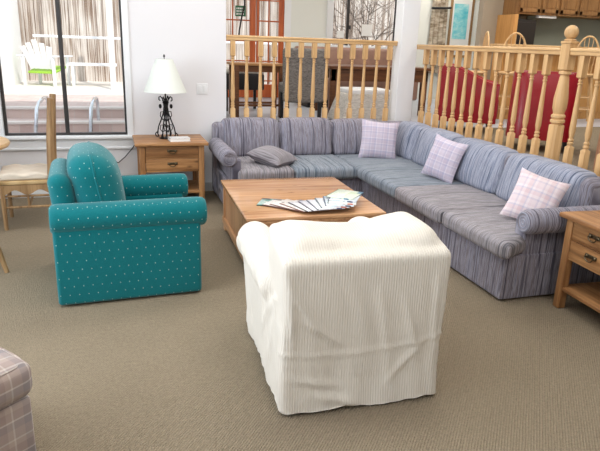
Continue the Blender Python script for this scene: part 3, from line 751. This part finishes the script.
for sx in (-1, 1):
    for sy in (-1, 1):
        part(B().tube([(sx * .18, sy * .16, .42), (sx * .26, sy * .21, 0)], [.026, .017], 8), 'leg', 'weathered', sc)
part(B().rbox(-.22, .215, -.21, .21, .37, .49, .04, 3, 2), 'seat', 'plaid_grey', sc)
part(B().rbox(.13, .225, -.218, .2, .26, .40, .02, 2), 'seat_skirt', 'plaid_grey', sc)
part(B().rbox(-.22, -.14, -.2, .2, .45, .9, .03, 3, 2), 'backrest', 'plaid_grey', sc)

# ------------------------------------------------------------------ dining area
gc = thing('upholstered_chair', 'tall grey tweed dining chair behind the rear railing, seen from the back', 'chair', (2.255, 7.25, DZ), R(-4))
def cb(p_, u, v, w): return (p_.x * (1 + .05 * w), p_.y - .03 * w - .02 * (1 - u * u), p_.z)
part(B().rbox(-.275, .275, -.06, .06, .24, .90, .045, 3, 4, cb), 'backrest', 'tweed', gc)
part(B().rbox(-.26, .26, .03, .40, .34, .47, .04, 3, 2), 'seat', 'tweed', gc)
for sx in (-1, 1):
    for y in (.0, .36): part(B().rbox(sx * .21 - .022, sx * .21 + .022, y - .022, y + .022, 0, .36, .005), 'leg', 'black', gc)
dt = thing('dining_table', 'dark wood dining table under the far window, behind the grey chair', 'table', (3.55, 8.2, DZ))
part(B().rbox(-.78, .78, -.42, .42, .64, .68, .006), 'top', 'walnut', dt)
part(B().rbox(-.74, .74, -.38, -.35, .48, .64, .003).rbox(-.74, .74, .35, .38, .48, .64, .003), 'apron', 'walnut', dt)
for sx in (-1, 1):
    for sy in (-1, 1): part(B().rbox(sx * .7 - .04, sx * .7 + .04, sy * .34 - .04, sy * .34 + .04, 0, .64, .006), 'leg', 'walnut', dt)
lb = thing('leather_bench', 'brown leather bench along the far side of the dark dining table', 'bench', (3.75, 9.2, DZ))
part(B().rbox(-.98, .98, .18, .36, .02, .92, .05, 3, 3), 'backrest', 'leather', lb)
part(B().rbox(-.98, .98, -.3, .2, .12, .45, .04, 3, 2), 'seat', 'leather', lb)
part(B().rbox(-.9, .9, -.25, .3, 0, .12, .004), 'plinth', 'black', lb)
fo = thing('footstool', 'pale grey linen footstool flared at the bottom, under the dark dining table', 'ottoman', (3.08, 7.25, DZ))
def flare(p_, u, v, w): return (p_.x * (1.12 - .34 * (w * .5 + .5)), p_.y * (1.1 - .18 * (w * .5 + .5)), p_.z)
part(B().rbox(-.37, .37, -.26, .26, .02, .37, .02, 2, 3, flare), 'body', 'linen', fo)
part(B().rbox(-.27, .27, -.225, .225, .365, .43, .02, 2, 2), 'cushion', 'white', fo)
stb = thing('side_table', 'small brown wooden table behind the rear railing, in front of the glass door', 'table', (1.79, 7.92, DZ))
part(B().rbox(-.36, .36, -.22, .22, .66, .69, .005), 'top', 'pine_x', stb)
part(B().rbox(-.31, .31, -.19, .19, .58, .66, .004), 'apron', 'walnut', stb)
for sx in (-1, 1):
    for sy in (-1, 1): part(B().rbox(sx * .30 - .03, sx * .30 + .03, sy * .18 - .03, sy * .18 + .03, 0, .66, .005), 'leg', 'walnut', stb)
for y0 in (-.19, .165): part(B().rbox(-.28, .28, y0, y0 + .025, .14, .17, .003), 'stretcher', 'walnut', stb)
bkb = thing('stool', 'black stool with white seat cushion behind the small brown table', 'stool', (1.72, 8.6, DZ))
part(B().rbox(-.28, .30, -.2, .2, .30, .52, .02), 'box', 'black_soft', bkb)
part(B().rbox(-.28, .30, -.2, .2, .52, .60, .03, 3), 'seat_cushion', 'linen', bkb)
for sx in (-1, 1):
    for sy in (-1, 1): part(B().rbox(sx * .24 - .02, sx * .24 + .02, sy * .16 - .02, sy * .16 + .02, 0, .30, .004), 'leg', 'black', bkb)
# exit style sign on the glass door + cord
sg = thing('door_sign', 'small green sign with white lines of text on the glass door', 'sign', (2.07, FY - .014, 2.065))
part(B().rbox(-.075, .105, -.006, .004, 0, .17, .003), 'panel', 'green_sign', sg)
tx = B(); random.seed(3)
for z in (.122, .078, .034):
    x = -.055
    while x < .075:
        w_ = random.choice((.012, .018, .024)); tx.box(x, x + w_, -.0085, -.0055, z - .01, z + .016); x += w_ + .008
part(tx, 'lettering', 'paper', sg)
tag(B().tube([(2.16, FY - .05, 2.95), (2.14, FY - .05, 2.5), (2.15, FY - .05, 2.25), (2.10, FY - .05, 2.05), (2.06, FY - .05, 1.85), (2.05, FY - .05, 1.70)], .014, 6).build('hanging_cord', M['black'], None, (2.1, FY - .05, 1.7)), 'black cord hanging in front of the glass door beside the green sign', 'cord')
for x, z, w_, h_, lb_ in ((3.87, 1.78, .13, .12, 'small white notice stuck low on the far window, near its left casing'), (4.34, 1.83, .2, .2, 'larger white notice on the middle pane of the far window')):
    tag(B().box(x, x + w_, FY + .035, FY + .045, z, z + h_).build('notice', M['paper'], None, (x, FY + .04, z)), lb_, 'notice')

# red vinyl chairs: barrel shell, back at -y, faces +y
def red_chair(label, loc, rot, W=.66, D=.66, hb=.78, hf=.58):
    t = thing('club_chair', label, 'armchair', (*loc, DZ), rot)
    pts = []; n_ = 28; w = W / 2; rr_ = .16
    path = [(-w, D / 2 - .02)]
    for k in range(9):
        a = PI + (PI / 2) * k / 8; path.append((-w + rr_ + rr_ * math.cos(a), -D / 2 + rr_ + rr_ * math.sin(a)))
    for k in range(9):
        a = 1.5 * PI + (PI / 2) * k / 8; path.append((w - rr_ + rr_ * math.cos(a), -D / 2 + rr_ + rr_ * math.sin(a)))
    path.append((w, D / 2 - .02))
    # resample
    dense = []
    for (a, b_), (c, d) in zip(path, path[1:]):
        L = math.hypot(c - a, d - b_); k = max(1, int(L / .05))
        for i in range(k): dense.append((a + (c - a) * i / k, b_ + (d - b_) * i / k))
    dense.append(path[-1]); vs = []; fs = []; th = .09
    for i, (x, y) in enumerate(dense):
        x0, y0 = dense[max(i - 1, 0)]; x1, y1 = dense[min(i + 1, len(dense) - 1)]
        tx_, ty_ = x1 - x0, y1 - y0; L = math.hypot(tx_, ty_); nx, ny = -ty_ / L, tx_ / L
        s_ = max(0, min(1, (y + D / 2 - .1) / (D - .12))); h = hb - (hb - hf) * (s_ * s_ * (3 - 2 * s_))
        sec = [(0, .12), (0, h - .03), (.015, h - .006), (.04, h), (th - .03, h - .004), (th, h - .03), (th, .12)]
        for o_, z in sec: vs.append((x + nx * o_, y + ny * o_, z))
    m_ = 7
    for i in range(len(dense) - 1):
        for k in range(m_):
            k2 = (k + 1) % m_; fs.append((i * m_ + k, (i + 1) * m_ + k, (i + 1) * m_ + k2, i * m_ + k2))
    fs.append(tuple(range(m_))); e = (len(dense) - 1) * m_; fs.append(tuple(e + k for k in range(m_))[::-1])
    part(B().put(vs, fs), 'shell', 'red', t)
    part(B().rbox(-w + .1, w - .1, -D / 2 + .1, D / 2, .14, .42, .05, 3, 2), 'seat', 'red', t)
    for sx in (-1, 1):
        for sy in (-1, 1): part(B().tube([(sx * (w - .08), sy * (D / 2 - .1), .14), (sx * (w - .06), sy * (D / 2 - .08), 0)], [.022, .014], 8), 'leg', 'black', t)
    return t
red_chair('red vinyl barrel chair nearest the white column, side on with sloping arm', (4.13, 6.5), R(-122), .66, .74, .78, .58)
red_chair('red vinyl barrel chair behind the middle of the right railing, square back to the camera', (4.15, 5.12), R(-39), .64, .62, .78, .74)
red_chair('red vinyl barrel chair at the right edge behind the railing, past the newel post', (4.62, 4.28), R(-50), .62, .62, .66, .62)
pk = tag(B().rbox(-.05, .05, -.02, .02, 0, .86, .004).build('plank', M['plank']), 'rough pinkish wooden board standing right of the newel post', 'board')
pk.location = (3.93, 4.02, DZ); pk.rotation_euler = (R(-3), 0, R(-44))

# bar counter, stools, kitchen
bar = thing('bar_counter', 'golden oak bar counter in front of the kitchen', 'counter', (6.6, 7.5, DZ))
part(B().rbox(-1.40, 2.0, -.22, .25, 1.0, 1.045, .008), 'top', 'oak_x', bar)
part(B().rbox(-1.36, 1.95, -.05, .2, 0, 1.0, .004), 'body', 'cab_panel', bar)
part(B().rbox(-1.32, -.75, -.065, -.05, .1, .92, .006).rbox(-.68, .15, -.065, -.05, .1, .92, .006).rbox(.22, 1.05, -.065, -.05, .1, .92, .006), 'front_panel', 'cab_panel', bar)
def bar_stool(label, loc, rot):
    t = thing('bar_stool', label, 'bar stool', (*loc, DZ), rot, 'spindle backed bar stools at the counter')
    part(B().lathe([(.1, .64), (.19, .65), (.2, .67), (.19, .685), (.1, .68)], 20), 'seat', 'oak_x', t)
    hoop = [(-.17 * math.cos(PI * k / 16) , -.15, .70 + .48 * math.sin(PI * k / 16) ** .8) for k in range(17)]
    part(B().tube(hoop, .012, 8), 'back_hoop', 'oak_x', t)
    sp_ = B()
    for k in range(-2, 3):
        x = k * .055; sp_.tube([(x * .8, -.14, .68), (x, -.15, .70 + .48 * max(.05, (1 - (x / .17) ** 2)) ** .4)], .006, 6)
    part(sp_, 'spindle', 'oak_z', t)
    for sx in (-1, 1):
        for sy in (-1, 1): part(B().tube([(sx * .11, sy * .11, .65), (sx * .19, sy * .19, 0)], [.017, .013], 8), 'leg', 'oak_z', t)
    for z, w_ in ((.2, .165), (.36, .145)):
        st_ = B().tube([(-w_, -w_, z), (w_, -w_, z)], .009, 6).tube([(-w_, w_, z), (w_, w_, z)], .009, 6).tube([(-w_, -w_, z), (-w_, w_, z)], .009, 6).tube([(w_, -w_, z), (w_, w_, z)], .009, 6)
        part(st_, 'stretcher', 'oak_x', t)
    return t
bar_stool('spindle backed oak bar stool leftmost at the counter, left of the tall cabinet panel', (4.53, 7.1), R(70))
bar_stool('spindle backed oak bar stool in front of the golden panel and dark recess', (5.12, 7.1), R(-25))
bar_stool('spindle backed oak bar stool just right of the newel ball', (6.33, 7.1), R(-35))
struct(B().box(5.46, 8.9, 8.42, 8.55, 0, CH), 'wall_kitchen', 'taupe')
fp = tag(B().rbox(5.72, 5.79, 7.98, 8.41, DZ, 2.18, .004).build('tall_cabinet', M['cab_panel'], None, (5.755, 8.2, DZ)), 'tall golden oak cabinet panel left of the dark kitchen recess', 'cabinet')
fr = thing('refrigerator', 'dark appliance in the recess beside the tall oak panel', 'appliance', (6.01, 8.2, DZ))
part(B().rbox(-.2, .2, -.1, .2, 0, 1.42, .01), 'body', 'dark_void', fr); part(B().rbox(-.19, .19, -.115, -.1, .5, 1.38, .005), 'door', 'dark_void', fr)
struct(B().box(6.25, 8.9, 8.39, 8.42, 1.62, 2.2), 'trim_backsplash', 'backsplash')
kb = thing('kitchen_counter', 'low kitchen counter below the grey green backsplash', 'counter', (7.5, 8.1, DZ))
part(B().rbox(-1.25, 1.35, -.25, .28, 0, .88, .004), 'body', 'cab', kb); part(B().rbox(-1.25, 1.35, -.28, .28, .88, .92, .006), 'worktop', 'backsplash', kb)
edges = [5.80, 6.19, 6.52, 6.88, 7.3, 7.75, 8.2]
names = ['leftmost oak upper cabinet, above the dark recess', 'second oak upper cabinet from the left, above the backsplash', 'third oak upper cabinet from the left, left of the newel ball', 'fourth oak upper cabinet from the left, above the newel ball', 'oak upper cabinet at the right edge of the photo', 'oak upper cabinet beyond the right edge']
for k in range(5):
    a, b_ = edges[k], edges[k + 1]; w_ = (b_ - a) / 2 - .003
    c_ = thing('upper_cabinet', names[k], 'cabinet', ((a + b_) / 2, 8.2, 2.19), 0, 'oak upper cabinets in the kitchen')
    part(B().rbox(-w_, w_, -.17, .2195, 0, .8, .003), 'body', 'cab', c_)
    dd = B().rbox(-w_ + .015, w_ - .015, -.188, -.168, .03, .78, .004)
    dd.rbox(-w_ + .015, -w_ + .065, -.194, -.186, .03, .78, .003).rbox(w_ - .065, w_ - .015, -.194, -.186, .03, .78, .003).rbox(-w_ + .015, w_ - .015, -.194, -.186, .03, .085, .003).rbox(-w_ + .08, w_ - .08, -.195, -.186, .10, .7, .006)
    part(dd, 'door', 'cab', c_)
    if k == 1: part(B().rbox(-.15, .17, -.14, -.06, -.04, -.001, .004), 'light_strip', 'white', c_)
# picture, hanging cloth on far wall
pc = thing('framed_picture', 'aqua print in a tan wooden frame on the far wall', 'picture', (6.34, FY - .001, 1.50))
f = B(); w_, h_ = .25, 1.25
f.rbox(-w_, -w_ + .045, -.03, 0, 0, h_, .004).rbox(w_ - .045, w_, -.03, 0, 0, h_, .004).rbox(-w_ + .045, w_ - .045, -.03, 0, 0, .045, .004).rbox(-w_ + .045, w_ - .045, -.03, 0, h_ - .045, h_, .004)
part(f, 'frame', 'weathered', pc); part(B().box(-w_ + .04, w_ - .04, -.014, -.002, .04, h_ - .04), 'mat_board', 'paper', pc); part(B().box(-w_ + .085, w_ - .115, -.018, -.013, .34, .97), 'print', 'aqua', pc)
hc = thing('wall_hanging', 'gathered tan and grey woven cloth hanging on the far wall, left of the aqua picture', 'wall hanging', (5.83, FY - .08, 1.2))
def cl(p_, u, v, w): return (p_.x * (1.05 - .15 * w), p_.y + .02 * math.sin(p_.x * 70), p_.z)
part(B().rbox(-.15, .15, -.02, .02, 0, 1.9, .015, 2, 26, cl), 'cloth', 'trailing', hc)
part(B().tube([(-.2, -.06, 1.16), (.2, -.06, 1.18)], .02, 8), 'tie', 'black', hc)

# ------------------------------------------------------------------ outside
PZ = .70
struct(B().box(-8, 12, 6.8, 25, -.3, -.12), 'ground', 'brick')
pt = struct(B().box(-8, .95, 8.9, 10.9, -.1, PZ - .005), 'terrace', 'brick')
struct(B().box(-8, 12, 10.9, 25, -.1, PZ), 'patio', 'concrete')
stp = B(); nos = B()
for k, (y0, z) in enumerate(((7.35, .1), (7.75, .25), (8.15, .4), (8.52, .55))):
    stp.box(-2.4, .32, y0, 8.9, -.1, z); nos.rbox(-2.4, .32, y0 - .03, y0 + .08, z - .03, z + .004, .006)
nos.rbox(-2.4, .32, 8.87, 8.98, PZ - .03, PZ + .004, .006)
struct(stp, 'steps', 'brick'); struct(nos, 'step_nosing', 'nosing')
struct(B().box(-4.5, -1.86, 8.9, 14.1, PZ, 3.6), 'wall_outside', 'stucco')
for x, lb_ in ((-.98, 'left polished steel handrail on the garden steps'), (-.36, 'right polished steel handrail on the garden steps')):
    h_ = B()
    h_.tube([(x, 7.6, .1), (x + .03, 7.72, .60), (x + .045, 7.82, .80), (x + .06, 7.95, .86), (x + .08, 8.3, .88), (x + .095, 8.55, .86), (x + .10, 8.62, .78), (x + .10, 8.63, .55)], .022, 8)
    tag(h_.build('handrail', M['steel'], None, (x, 7.6, .1)), lb_, 'handrail')
fn_ = thing('fence', 'weathered white and brown paling fence across the back of the patio', 'fence', (3, 14.2, PZ))
part(B().box(-7, 8, 0, .06, 0, 2.9), 'palings', 'fence', fn_)
po = tag(B().rbox(-.10, .0, 11.9, 12.04, PZ, 3.4, .008).build('pergola_post', M['white'], None, (-.045, 11.97, PZ)), 'white square post on the patio outside the left window', 'post')
tag(B().tube([(-1.5, 13.0, 1.63), (3.8, 13.0, 1.63)], .025, 6).build('patio_rail', M['white'], None, (0, 13, 1.63)), 'thin white horizontal rail outside the left window', 'rail')
ad = thing('adirondack_chair', 'white garden chair with lime green seat on the patio outside the left window', 'chair', (-1.32, 12.9, PZ), R(158))
sl = B()
for k in range(5):
    a = (k - 2) * .1; h_ = .88 - .06 * abs(k - 2)
    sl.rbox(-.05, .05, -.012, .012, 0, h_ - .3, .008, 2, 1, None, Matrix.Translation((0.0 + (k - 2) * .085, .12, .32)) @ Matrix.Rotation(R(-22), 4, 'X') @ Matrix.Rotation(a, 4, 'Y'))
part(sl, 'back_slats', 'white', ad)
part(B().rbox(-.27, .27, -.38, .16, .28, .32, .01, 2, 1, lambda p_, u, v, w: (p_.x, p_.y, p_.z - .05 * v)), 'seat', 'lime', ad)
for s in (-1, 1):
    part(B().rbox(s * .33 - .06, s * .33 + .06, -.42, .3, .55, .575, .008), 'armrest', 'white', ad)
    part(B().rbox(s * .3 - .02, s * .3 + .02, -.38, -.3, 0, .55, .006), 'front_leg', 'white', ad)
    part(B().rbox(s * .3 - .02, s * .3 + .02, .2, .27, 0, .55, .006), 'rear_leg', 'white', ad)
gt = thing('garden_table', 'low white garden table beside the white garden chair', 'table', (-.42, 12.9, PZ))
part(B().rbox(-.45, .45, -.25, .25, .40, .44, .006), 'top', 'white', gt)
for sx in (-1, 1):
    for sy in (-1, 1): part(B().rbox(sx * .38 - .025, sx * .38 + .025, sy * .2 - .025, sy * .2 + .025, 0, .40, .004), 'leg', 'white', gt)
# shrub beyond the steps
random.seed(11); sb_ = B()
for k in range(420):
    a = random.random() * 2 * PI; r_ = .27 * random.random() ** .5; z = random.random() * .75
    c_ = Vector((.62 + r_ * math.cos(a), 8.3 + r_ * math.sin(a), .2 + z * (1 - .5 * r_)))
    u = Vector((random.gauss(0, 1), random.gauss(0, 1), random.gauss(0, .6))).normalized() * .06; w_ = u.orthogonal().normalized() * .022
    sb_.put([c_ - u, c_ + w_, c_ + u, c_ - w_], [(0, 1, 2, 3)])
shr = thing('shrub', 'dark green shrub at the lower right of the left window, beside the steps', 'shrub', (.62, 8.3, -.12))
sb_.v = [(x - .62, y - 8.3, z + .12) for x, y, z in sb_.v]
part(sb_, 'foliage', 'leaf', shr, smooth=0); part(B().tube([(0, 0, 0), (0, 0, .6)], .03, 6).tube([(0, 0, .3), (.1, .05, .7)], .015, 6), 'stem', 'bark', shr)
# bare tree beyond the far window
random.seed(5); tb = B()
def branch(p_, d, L, r_, lvl):
    pts = [p_]; q = Vector(p_); dd = Vector(d)
    for k in range(5):
        dd = (dd + Vector((random.gauss(0, .13), random.gauss(0, .1), random.gauss(0, .08)))).normalized(); q = q + dd * L / 5; pts.append(tuple(q))
    tb.tube(pts, [max(.0035, r_ * (1 - .13 * k)) for k in range(6)], 6)
    if lvl < 4:
        for k in range(4 if lvl else 6):
            i = random.randint(2, 5); nd = (dd + Vector((random.gauss(0, .6), random.gauss(0, .35), random.gauss(.1, .3)))).normalized()
            branch(pts[i], nd, L * .68, r_ * .55, lvl + 1)
branch((5.5, 12.4, PZ), (0, 0, 1), 1.4, .032, 0)
tag(tb.build('bare_tree', M['bark'], None, (5.5, 12.4, PZ)), 'leafless tree with thin branches outside the far window', 'tree')

# ------------------------------------------------------------------ light
def area(loc, rot, sx, sy, power, col):
    l = bpy.data.lights.new('added area light', 'AREA'); l.shape = 'RECTANGLE'; l.size = sx; l.size_y = sy; l.energy = power; l.color = col
    o = bpy.data.objects.new('added area light', l); COL.objects.link(o); o.location = loc; o.rotation_euler = rot
    return o
area((-3.0, 2.6, 1.6), (0, R(-90), 0), 2.0, 4.0, 105, (.86, .93, 1))       # daylight through the left hand window
for x, y in ((-.8, .4), (1.6, .4), (-.8, 3.0), (1.6, 3.0), (0.4, 5.2), (2.4, 5.2)): area((x, y, CH - .03), (0, 0, 0), 1.2, 1.2, 25, (1, .98, .95))  # unseen ceiling lights added to brighten the living room
for x, y in ((2.4, 8.2), (4.8, 6.6), (4.6, 3.4), (6.8, 6.4), (5.6, 9.4)): area((x, y, CH - .03), (0, 0, 0), 1.0, 1.0, 30, (1, .95, .87))  # warm unseen lights, likewise added above the dining side
sun = bpy.data.lights.new('sun', 'SUN'); sun.energy = 2.6; sun.angle = R(1); sun.color = (1, .96, .9)
so = bpy.data.objects.new('sun', sun); COL.objects.link(so); so.rotation_euler = Vector((-.3, 1, -1.0)).to_track_quat('-Z', 'Y').to_euler()
w = bpy.data.worlds.new('sky'); S.world = w; w.use_nodes = True
bg = w.node_tree.nodes['Background']; bg.inputs[0].default_value = (.82, .91, 1, 1); bg.inputs[1].default_value = 1.3
S.view_settings.view_transform = 'Standard'; S.view_settings.look = 'None'; S.view_settings.gamma = 1; S.view_settings.use_curve_mapping = False
S.view_settings.exposure = 0.26
